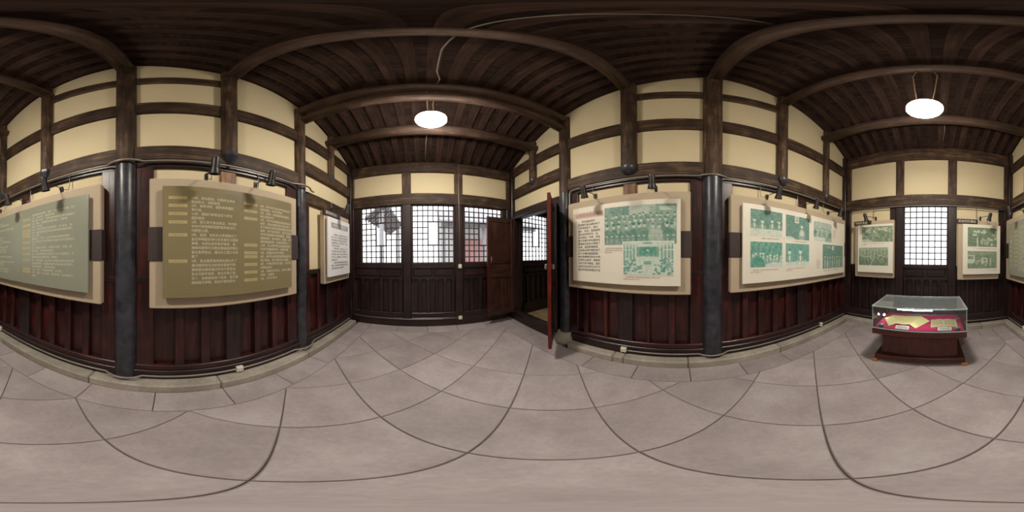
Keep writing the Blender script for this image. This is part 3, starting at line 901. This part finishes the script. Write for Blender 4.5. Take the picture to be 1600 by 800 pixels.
def text_columns(sh, parent, cols, pitch, size, per, seed, tmat, tagmat, taglen=8):
    """cols: list of (tag s0, tag s1, text s0, first t, [line fractions], [tag line indexes])"""
    rng = random.Random(seed); lines = []; tags = []
    for t0s, t1s, s0, t0, fr, ti in cols:
        for i, f in enumerate(fr):
            st = '%d月，' % rng.randint(2, 12) if i in ti else ''
            lines.append((s0, t0+pitch*i+size*.8, line(max(2, int(per*f)), rng, st)))
        for i in ti:
            sh.rect('date_tag', t0s, t1s, t0+pitch*i, t0+pitch*i+size*.95, INKTAG if tmat is INKW else tagmat, parent, .0012)
            tags.append((t0s+.008, t0+pitch*i+size*.72, '一九四五年%s月' % '一二三四五六七八九十'[rng.randint(0, 9)]))
    sh.text('lettering', lines, size, tmat, parent)
    if tags: sh.text('date_lettering', tags, (cols[0][1]-cols[0][0])/8.6, INKTAG2, parent, .0026)

# panel A: long grey-green chronology
rA, sA, shA = mount('left', -3.10, -.62, 'long grey green chronology panel with white text, near the corner by the case', (-2.86, -.73, 2.14, 1.15), GREYSHEET)
frA = [1, .62, 1, .95, .35, 1, 1, .25, .95, 1, .12, 1, .55, 1, .65, 1, 1, .68, .82, 1, .18]
frA1 = [.5, .7, .3, .9, .4, .3, .6, .5, .8, .4, .7, .6, .6, .3, .9, .2, .95, .5, .5, .7, .7]
text_columns(shA, sA, [(.23, .36, .40, .10, frA1, [0, 2, 4, 6, 8, 10, 12, 14, 16, 18]), (1.17, 1.31, 1.35, .10, frA, [1, 3, 5, 6, 7, 9, 11, 13, 15, 18, 19])], .0378, .029, 22, 3, INKW, INKTAG)
shA.text('title_lettering', [(.055, .20+.092*k, c) for k, c in enumerate('一九四五年大事记')], .078, INKW, sA)
for s in (1.12,): shA.rect('fold_line', s, s+.004, .04, .96, INKTAG2, sA, .0008)
# panel B: olive chronology
rB, sB, shB = mount('left', -.16, 1.46, 'olive brown chronology panel with cream text between the two round columns', (-.04, 1.32, 2.15, 1.145), OLIVE)
fb1 = [1, .6, 1, .3, .96, .28, 1, 1, .4, 1, 1, 1, 1, 1, .15, 1, 1, 1, 1, 1, .97]
fb2 = [1, .7, 1, .4, 1, .95, 1, 1, 1, 1, .95, 1, .9, .85, 1, .95, 1, .35, 1, .5, .55]
text_columns(shB, sB, [(.05, .21, .245, .105, fb1, [0, 2, 4, 6, 9, 15]), (.745, .89, .925, .105, fb2, [0, 2, 4, 11, 13, 14, 16, 18, 20])], .0376, .029, 15, 5, INKW, INKTAG)
for q in ((.025, .029, .04, .95), (.70, .704, .04, .95), (.025, .704, .04, .0435), (.025, .704, .9465, .95)):
    shB.rect('border_line', *q, INKTAG2, sB, .0008)
# panel C: white notice
rC, sC, shC = mount('left', 2.07, 2.92, 'narrow white notice with grey text beside the lattice windows', (2.085, 2.84, 2.14, 1.18), WHITESHEET, z0=1.07, z1=2.25, strap=False)
shC.rect('title_bar', .10, .68, .08, .17, BARGREY, sC)
shC.text('title_lettering', [(.15, .145, '中共代表团驻地')], .064, WHITESHEET, sC)
rng = random.Random(9)
shC.text('lettering', [(.10+(.07 if i in (0, 5, 10) else 0), .29+.046*i, line([15, 17, 17, 17, 8, 15, 17, 17, 17, 6, 15, 17, 12][i], rng)) for i in range(13)], .033, INKK, sC)
# panel D: group photograph and hall photograph
rD, sD, shD = mount('right', -.13, 1.50, 'cream panel with a large green group photograph between the round columns', (-.015, 1.37, 2.145, 1.145), CREAM)
shD.rect('title_bar', .0, .47, .075, .155, BARPINK, sD)
shD.text('title_lettering', [(.05, .135, '出席政治协商会议')], .052, INKR, sD)
rng = random.Random(4)
shD.text('lettering', [(.09+(.06 if i == 0 else 0), .215+.0425*i, line(8 if i == 0 else 10, rng)) for i in range(16)], .0335, INKK, sD)
add_photo(shD, sD, .486, 1.34, .062, .525, ph_group, 11, TEAL, 0)
add_photo(shD, sD, .73, 1.305, .50, .872, ph_hall, 12, AQUA, .008, .0025)
shD.text('caption_lettering', [(.50, .575, line(14, rng)), (.485, .60, line(15, rng)), (.485, .625, line(7, rng)), (.76, .91, line(24, rng)), (.73, .935, line(12, rng))], .0165, INKR, sD)
# panel E: six photographs
rE, sE, shE = mount('right', -3.0, -.60, 'long cream panel with six green photographs near the corner by the case', (-2.87, -.735, 2.145, 1.145), CREAM)
add_photo(shE, sE, .10, .575, .065, .405, ph_table, 21, TEAL)
add_photo(shE, sE, .635, 1.095, .07, .418, ph_speaker, 22, TEAL)
add_photo(shE, sE, 1.20, 1.68, .075, .41, ph_outdoor, 23, TEAL)
add_photo(shE, sE, .10, .575, .48, .80, ph_crowd, 24, AQUA)
add_photo(shE, sE, .635, 1.095, .48, .80, ph_two, 25, AQUA)
add_photo(shE, sE, 1.43, 2.07, .455, .885, ph_stand, 26, TEAL)
rng = random.Random(6)
shE.text('caption_lettering', [(.25, .445, line(16, rng)), (.8, .455, line(14, rng)), (.13, .845, line(22, rng)), (.10, .87, line(9, rng)), (.67, .845, line(20, rng)), (.635, .87, line(7, rng)),
         (1.45, .925, line(26, rng))]+[(1.73, .18+.028*k, line(5, rng)) for k in range(6)]+[(1.27, .74+.03*k, line(6, rng)) for k in range(5)], .0175, INKR, sE)
# panels F and G on the back wall
rF, sF, shF = mount('back', .795, 1.64, 'cream panel with two green photographs left of the bright back window', (.80, 1.55, 2.125, 1.16), CREAM, z0=1.055, z1=2.21, strap=False)
add_photo(shF, sF, .10, .745, .045, .355, ph_crowd2, 31, GREEN, 0)
add_photo(shF, sF, .03, .655, .465, .82, ph_street, 32, GREEN)
rng = random.Random(8)
shF.text('caption_lettering', [(.14, .395, line(26, rng)), (.1, .42, line(6, rng))], .017, INKR, sF)
rG, sG, shG = mount('back', -1.25, -.42, 'cream panel with two green photographs right of the bright back window', (-1.26, -.51, 2.115, 1.155), CREAM, z0=1.045, z1=2.205, strap=False)
add_photo(shG, sG, .09, .675, .06, .43, ph_flowers, 33, GREEN)
add_photo(shG, sG, .09, .675, .515, .845, ph_truck, 34, GREEN)
shG.text('caption_lettering', [(.28, .475, line(22, rng)), (.48, .89, line(12, rng))], .017, INKR, sG)
# dark title strips on the three small panels
for wall, root, u0, u1, txt, z in (('back', rF, 1.27, 1.66, '中共代表团', 2.13), ('back', rG, -.80, -.40, '红岩村办事处', 2.13), ('left', rC, 2.05, 2.55, '重庆谈判旧址', 2.17)):
    so = wbox(wall, 'title_strip', u0, u1, .12, .165, z, z+.09, SIGN, root, .004)
    sg = RIGHTWARD[wall]
    q = Sheet(wall, u0 if sg > 0 else u1, u1-u0, z+.09, .165)
    q.text('title_lettering', [(.03, .066, txt)], .056, IVORY, so, .001)

# ------------------------------------------------------------------ picture spotlights
def spot(wall, u, label, z=2.27, reach=.29, lateral=0.0, drop=2.49, du=.07):
    fn = FR[wall]
    root = empty('picture_spotlight', fn(u, .11, z), label, 'spotlight', 'picture spotlights above the panels')
    wbox(wall, 'clamp', u-.016, u+.016, .085, .125, z-.03, z+.055, BLACKM, root, .005)
    wbox(wall, 'clamp_knob', u-.01, u+.01, .125, .145, z+.0, z+.025, BLACKM, root, .004)
    tube('arm', [fn(u, .11, z+.03), fn(u+lateral*.5, .11+reach*.5, z+.025), fn(u+lateral, .11+reach, z+.005)], .0055, BLACKM, root, 8)
    c = Vector(fn(u+lateral, .11+reach, z+.005)); ax = Vector(fn(u+lateral*.7, .11+reach-.045, z-.16))-c
    hd = lathe('lamp_head', [(.012, -.065), (.028, -.058), (.034, -.04), (.034, .04), (.036, .05), (.047, .09), (.048, .098), (.040, .098), (.034, .06)], c, ax, BLACKM, root, 20)
    lathe('lamp_lens', [(.034, .06), (.034, .064)], c, ax, plain('lens_grey', (150, 148, 144), .2), hd, 16)
    tube('cord', [fn(u+du, .05, drop), fn(u+du, .052, z+.1), fn(u+du*.9, .06, z+.02), fn(u+.01, .09, z+.02)], .0055, METAL, root, 6)
    return root
sp = [('left', -2.43, 'spotlight over the grey green panel, nearest the back corner'), ('left', -1.78, 'middle spotlight over the long grey green panel'),
      ('left', -1.12, 'spotlight over the grey green panel, nearest the tall round column'),
      ('left', .36, 'spotlight over the left half of the olive panel'), ('left', .89, 'spotlight over the right half of the olive panel'),
      ('left', 2.36, 'spotlight over the narrow white notice'),
      ('right', 1.06, 'spotlight over the group photograph panel, nearest the open door'), ('right', .27, 'spotlight over the group photograph panel, nearest the tall round column'),
      ('right', -1.12, 'spotlight over the six photograph panel, nearest the tall round column'), ('right', -1.79, 'middle spotlight over the six photograph panel'),
      ('right', -2.43, 'spotlight over the six photograph panel, nearest the back corner'),
      ('back', 1.19, 'spotlight over the panel left of the bright back window'), ('back', -.87, 'spotlight over the panel right of the bright back window')]
for wall, u, lb in sp:
    spot(wall, u, lb, z=2.245 if wall == 'back' else (2.305 if u > 2 else 2.295), drop=2.49, lateral=.1 if (wall == 'back' and u > 0) else (-.1 if wall == 'back' else 0))

# ------------------------------------------------------------------ conduits, sockets, cables
def conduit(name, pts, label, r=.011):
    o = tube(name, pts, r, METAL, None, 8); tag(o, label, 'conduit'); return o
def along(wall, us, z, n=.078, col=True, ncol=.15):
    P = []
    a, b = us; st = .06 if b > a else -.06
    u = a
    while (u <= b if st > 0 else u >= b):
        bump_ = 0
        for c in COLS:
            d = abs(u-c)
            if d < .17: bump_ = max(bump_, math.cos(d/.17*math.pi/2)**.7)
        P.append(FR[wall](u, n+(ncol-n)*bump_, z)); u += st
    P.append(FR[wall](b, n, z))
    return P
conduit('wall_conduit', along('left', (-3.1, 1.9), 2.515), 'grey conduit under the main beam over the dark text panels', .012)
conduit('wall_conduit', along('right', (-3.05, 1.42), 2.515)+[FR['right'](1.50, .075, 2.51), FR['right'](1.525, .075, 2.46), FR['right'](1.528, .072, 2.3), FR['right'](1.528, .072, 1.46)], 'grey conduit under the main beam over the green photograph panels', .012)
conduit('wall_conduit', [FR['back'](x, .08, 2.50) for x in (1.88, 1.0, .0, -.8, -1.5)], 'grey conduit across the wall over the bright back window', .01)
conduit('skirting_conduit', along('left', (-3.05, 3.05), .165, .092, True, .168), 'pale conduit at the foot of the wall under the dark text panels', .012)
conduit('skirting_conduit', along('right', (-3.05, .63), .165, .092, True, .168), 'pale conduit at the foot of the wall under the six photograph panel', .011)
conduit('skirting_conduit', [FR['front'](x, .065, .175) for x in (-1.45, -.5, .3, .72)], 'pale conduit at the foot of the lattice window wall', .009)
conduit('skirting_conduit', [FR['back'](x, .085, .17) for x in (1.9, 1.0, 0, -.8, -1.5)], 'pale conduit at the foot of the wall behind the display case', .009)
def socket(wall, u, z, label, n0=.06, w_=.075, h=.075):
    root = empty('socket_box', FR[wall](u, n0, z-h/2), label, 'socket', 'ivory socket boxes')
    wbox(wall, 'box_body', u-w_/2, u+w_/2, n0, n0+.04, z-h/2, z+h/2, IVORY, root, .005)
    wbox(wall, 'face_plate', u-w_/2+.008, u+w_/2-.008, n0+.04, n0+.044, z-h/2+.008, z+h/2-.008, plain('ivory_plate', (236, 232, 216), .4), root, .001)
    for s in (-.013, .013):
        wbox(wall, 'socket_slot', u+s-.003, u+s+.003, n0+.0435, n0+.0446, z-.012, z+.012, plain('slot_dark', (120, 112, 100), .6), root)
socket('left', .70, .165, 'ivory socket box under the olive text panel', .075)
socket('left', -2.43, .165, 'ivory socket box under the grey green chronology panel', .075)
socket('right', .68, .175, 'ivory socket box under the group photograph panel', .075)
socket('right', -2.26, .165, 'ivory socket box under the six photograph panel', .075, .06, .075)
socket('front', .735, .18, 'ivory socket box at the foot of the lattice window wall', .055, .075, .075)
socket('front', .735, 1.285, 'ivory switch box on the post between lattice windows', .06, .07, .08)
socket('right', 1.527, 1.42, 'small ivory switch box beside the door side column', .05, .032, .07)
conduit('wall_cable', [FR['front'](.73, .06, 3.58), FR['front'](.72, .065, 3.0), FR['front'](.725, .075, 2.4), FR['front'](.735, .07, 1.32)], 'pale cable running down the post to the switch box', .008)
conduit('ceiling_cable', [(.05, 3.2, 3.62), (.06, 2.8, 3.80), (.08, 2.5, 3.97)], 'pale cable on the rafters by the front wall plate', .008)
conduit('ceiling_cable', [(.5, -.3, 5.24), (.28, .2, 5.07), (.18, .66, 4.86), (.14, 1.0, 4.72), (.14, 1.4, 4.5), (.18, 1.55, 4.43), (.16, 1.60, 4.36)], 'pale cable crossing the rafters above the front lamp', .009)
conduit('ceiling_cable', [(-.12, -3.0, 4.06), (-.14, -2.8, 4.2), (-.13, -2.6, 4.3)], 'short pale cable on the rafters above the back wall', .007)

# ------------------------------------------------------------------ ceiling lamps
def lamp(x, y, z, label, wires):
    root = empty('pendant_lamp', (x, y, z), label, 'lamp', 'round pendant lamps')
    lathe('opal_diffuser', [(.002, -.022), (.09, -.02), (.15, -.01), (.172, .008), (.172, .03), (.15, .046), (.05, .052)], (x, y, z), (0, 0, 1), emit('opal_glow', LAMP_COL, LAMP), root, 40)
    lathe('uplight_blocker_pan', [(.150, .040), (.158, .048), (.150, .058), (.10, .075), (.05, .085), (.02, .10)], (x, y, z), (0, 0, 1), plain('white_enamel', (232, 226, 214), .3), root, 40)  # unseen pan, added and sized to hold back light going up to the roof
    for p in wires:
        tube('cord', [(x+a, y+b, z+c) for a, b, c in p], .006, plain('cord_tan', (176, 150, 120), .6), root, 6)
lamp(.10, 1.77, 3.44, 'glowing round pendant lamp toward the lattice windows', [[(-.03, 0, .08), (-.04, -.03, .4), (-.04, -.08, .75), (-.03, -.17, .84)], [(.03, 0, .08), (.02, -.03, .4), (.05, -.08, .75), (.05, -.17, .84)]])
lamp(.115, -1.50, 3.38, 'glowing round pendant lamp above the glass display case', [[(.06, 0, .07), (.09, .02, .5), (.11, .05, 1.0), (.06, .08, 1.22)], [(-.06, 0, .07), (-.09, .02, .5), (-.11, .05, 1.0), (-.06, .08, 1.22)]])

# ------------------------------------------------------------------ glass display case and its contents
x0, x1, y0, y1 = -.36, .73, -2.42, -1.82            # glass box outline
dc = empty('display_case', ((x0+x1)/2, (y0+y1)/2, 0), 'red wooden display case with a glass top standing on the stone floor', 'display case')
CW = case_wood
box('base_plinth', (x0+.0, y0-.02, .045), (x1-.01, y1-.05, .13), CW('x'), dc, .006)
for fx in (x0+.03, x1-.05):
    for fy in (y0+.03, y1-.10):
        box('foot_block', (fx-.055 if fx < 0 else fx, fy, 0), (fx+.02 if fx < 0 else fx+.065, fy+.07, .046), plain('pale_wood', (176, 122, 70), .6, .1, 8), dc, .003)
box('pedestal', (x0+.09, y0+.07, .13), (x1-.09, y1-.10, .50), CW('z'), dc, .004)
box('case_body', (x0-.005, y0-.005, .49), (x1+.005, y1+.005, .575), CW('x'), dc, .005)
box('cloth_lining', (x0+.02, y0+.02, .574), (x1-.02, y1-.02, .584), plain('crimson_cloth', (190, 10, 84), .85, .1, 60), dc, .002)
ZG, ZT = .578, .872
GL = glassmat('case_glass')
t = .006
box('front_pane', (x0+t, y1-t, ZG), (x1-t, y1, ZT), GL, dc); box('rear_pane', (x0+t, y0, ZG), (x1-t, y0+t, ZT), GL, dc)
box('side_pane', (x0, y0, ZG), (x0+t, y1, ZT), GL, dc); box('side_pane', (x1-t, y0, ZG), (x1, y1, ZT), GL, dc)
box('top_pane', (x0-.008, y0-.008, ZT), (x1+.008, y1+.008, ZT+.008), glassmat('haze_top_glass', (.93, .97, .97), .16), dc)  # stronger pale mix stands in for window reflection and haze on top
EDG = plain('polished_edge', (190, 214, 212), .2, 0, 5, .2)
e = .006
for (a, b) in (((x0-.009, y1+.004), (x1+.009, y1+.011)), ((x0-.009, y0-.011), (x1+.009, y0-.004)), ((x0-.011, y0-.008), (x0-.004, y1+.008)), ((x1+.004, y0-.008), (x1+.011, y1+.008))):
    box('top_edge', (a[0], a[1], ZT-.002), (b[0], b[1], ZT+.0095), EDG, dc, .001)
for xx in (x0, x1):
    for yy in (y0, y1):
        box('corner_edge', (xx-.004, yy-.004, ZG), (xx+.004, yy+.004, ZT), EDG, dc)
for (a, b) in (((x0, y1-.002), (x1, y1+.006)), ((x0, y0-.006), (x1, y0+.002))):
    box('bottom_edge', (a[0], a[1], ZG-.003), (b[0], b[1], ZG+.006), EDG, dc)
lt = box('light_strip', (.03, y1-.035, ZT-.022), (.43, y1-.012, ZT-.002), emit('case_light', (1, .97, .92), 34), dc, .004)
ZC = .584
PAPER = plain('aged_paper', (226, 208, 150), .7, .08, 10)
PAPER2 = plain('aged_paper_dull', (206, 190, 150), .7, .08, 10)
def sheet_obj(name, pts_fn, nu, nv, mat, th, parent):
    v = []; f = []
    for s in (0, 1):
        for j in range(nv+1):
            for i in range(nu+1):
                x, y, z = pts_fn(i/nu, j/nv); v.append((x, y, z+(th if s else 0)))
    W = nu+1; o = W*(nv+1)
    for j in range(nv):
        for i in range(nu):
            q = (j*W+i, j*W+i+1, (j+1)*W+i+1, (j+1)*W+i); f.append(q[::-1]); f.append(tuple(k+o for k in q))
    ring = [i for i in range(W)]+[j*W+nu for j in range(1, nv+1)]+[nv*W+i for i in range(nu-1, -1, -1)]+[j*W for j in range(nv-1, 0, -1)]
    for a, b in zip(ring, ring[1:]+ring[:1]): f.append((a, b, b+o, a+o))
    return meshobj(name, v, f, mat, parent, smooth=False)
# long folded album, opened as a fan
al = empty('folded_album', (.36, -2.05, ZC), 'long yellowed folded album opened in a fan on the crimson cloth', 'album')
fan = [(.554, -1.905), (.472, -1.966), (.387, -1.995), (.306, -1.962), (.226, -1.898)]
back = [(.675, -2.14), (.58, -2.22), (.44, -2.28), (.19, -2.25), (.065, -2.13)]
for k in range(4):
    (ax, ay), (bx, by), (cx_, cy_), (dx, dy) = fan[k], fan[k+1], back[k], back[k+1]
    hz = (.002, .026) if k % 2 == 0 else (.026, .002)
    def pf(u, v_, ax=ax, ay=ay, bx=bx, by=by, cx_=cx_, cy_=cy_, dx=dx, dy=dy, hz=hz):
        x = (ax*(1-u)+bx*u)*(1-v_)+(cx_*(1-u)+dx*u)*v_; y = (ay*(1-u)+by*u)*(1-v_)+(cy_*(1-u)+dy*u)*v_
        return (x, y, ZC+hz[0]*(1-u)+hz[1]*u+.012*v_)
    lf = sheet_obj('album_leaf', pf, 4, 3, PAPER, .003, al)
    for m_ in range(5):
        u = .15+.15*m_
        p0, p1_ = Vector(pf(u, .25)), Vector(pf(u, .85)); d = (Vector(pf(u+.02, .25))-p0)*.8
        zz = Vector((0, 0, .0036))
        meshobj_flat('ink_column', [p0+zz, p0+d+zz, p1_+d+zz, p1_+zz], [(0, 1, 2, 3)], plain('faded_ink', (166, 146, 96), .8), lf)
bk = empty('open_book', (-.115, -2.08, ZC), 'open yellowed book lying beside the folded album on crimson cloth', 'book')
for sgn in (-1, 1):
    def pf(u, v_, sgn=sgn):
        return (-.115+sgn*.165*u, -1.95-.26*v_, ZC+.002+.014*math.sin(min(1, u*1.4)*math.pi)*.8*(1-.5*u)+.004*(1-u))
    pg = sheet_obj('page', pf, 8, 2, PAPER2, .004, bk)
    for m_ in range(6):
        p0, p1_ = Vector(pf(.15+.13*m_, .15)), Vector(pf(.15+.13*m_, .85)); d = Vector((.009, 0, 0)); zz = Vector((0, 0, .0055))
        meshobj_flat('ink_column', [p0+zz, p0+d+zz, p1_+d+zz, p1_+zz], [(0, 1, 2, 3)], plain('faded_ink', (166, 146, 96), .8), pg)
for cxx, lb in ((.38, 'white caption card in front of the folded album'), (-.115, 'white caption card in front of the open book')):
    cd = empty('caption_card', (cxx, -1.875, ZC), lb, 'card', 'caption cards in the case')
    v = [(cxx-.08, -1.90, ZC+.03), (cxx+.08, -1.90, ZC+.03), (cxx+.08, -1.855, ZC+.001), (cxx-.08, -1.855, ZC+.001),
         (cxx-.08, -1.903, ZC+.027), (cxx+.08, -1.903, ZC+.027), (cxx+.08, -1.858, ZC), (cxx-.08, -1.858, ZC)]
    card = meshobj('card_face', v, [(0, 1, 2, 3), (7, 6, 5, 4), (0, 4, 5, 1), (1, 5, 6, 2), (2, 6, 7, 3), (3, 7, 4, 0)], plain('card_white', (226, 220, 214), .6), cd)
    for k in range(3):
        a = .2+.25*k
        q = lambda s, tt: (cxx-s, -1.90+.045*tt, ZC+.03-.029*tt+.0012)
        meshobj_flat('print_line', [q(.065, a), q(-.065, a), q(-.065, a+.1), q(.065, a+.1)], [(0, 1, 2, 3)], INKK, card)
for cxx, lb in ((.635, 'small black round box with grey lid near the folded album'), (-.265, 'small black round box with grey lid near the open book')):
    r = empty('round_box', (cxx, -1.865, ZC), lb, 'box', 'round boxes in the case')
    lathe('box_body', [(.028, 0), (.031, .006), (.031, .026), (.028, .03)], (cxx, -1.865, ZC), (0, 0, 1), LACQ, r, 24)
    lathe('box_lid', [(.026, .03), (.028, .031), (.027, .037), (.02, .039)], (cxx, -1.865, ZC), (0, 0, 1), plain('lid_grey', (160, 166, 164), .3), r, 24)
sl = empty('case_spotlight', (.69, -2.15, ZC), 'tiny lit spotlight at the album end of the display case', 'spotlight')
lathe('lamp_foot', [(.022, 0), (.022, .006), (.005, .008), (.005, .055)], (.69, -2.15, ZC), (0, 0, 1), METAL, sl, 16)
hd = lathe('lamp_head', [(.016, -.02), (.02, 0), (.02, .02)], (.69, -2.15, ZC+.07), (-.3, 1, -.15), METAL, sl, 16)
lathe('lamp_bulb', [(.015, .0195), (.012, .027), (.002, .03)], (.69, -2.15, ZC+.07), (-.3, 1, -.15), emit('bulb_glow', (1, .92, .85), 60), hd, 12)
s2 = empty('case_spotlight', (-.30, -2.12, ZC), 'tiny unlit silver spotlight at the book end of the display case', 'spotlight')
lathe('lamp_foot', [(.022, 0), (.022, .006), (.005, .008), (.005, .04)], (-.30, -2.12, ZC), (0, 0, 1), METAL, s2, 16)
lathe('lamp_head', [(.014, -.03), (.02, -.02), (.022, .03), (.018, .03)], (-.30, -2.12, ZC+.05), (1, .3, .1), plain('silver', (200, 200, 204), .2, 0, 5, .9), s2, 16)
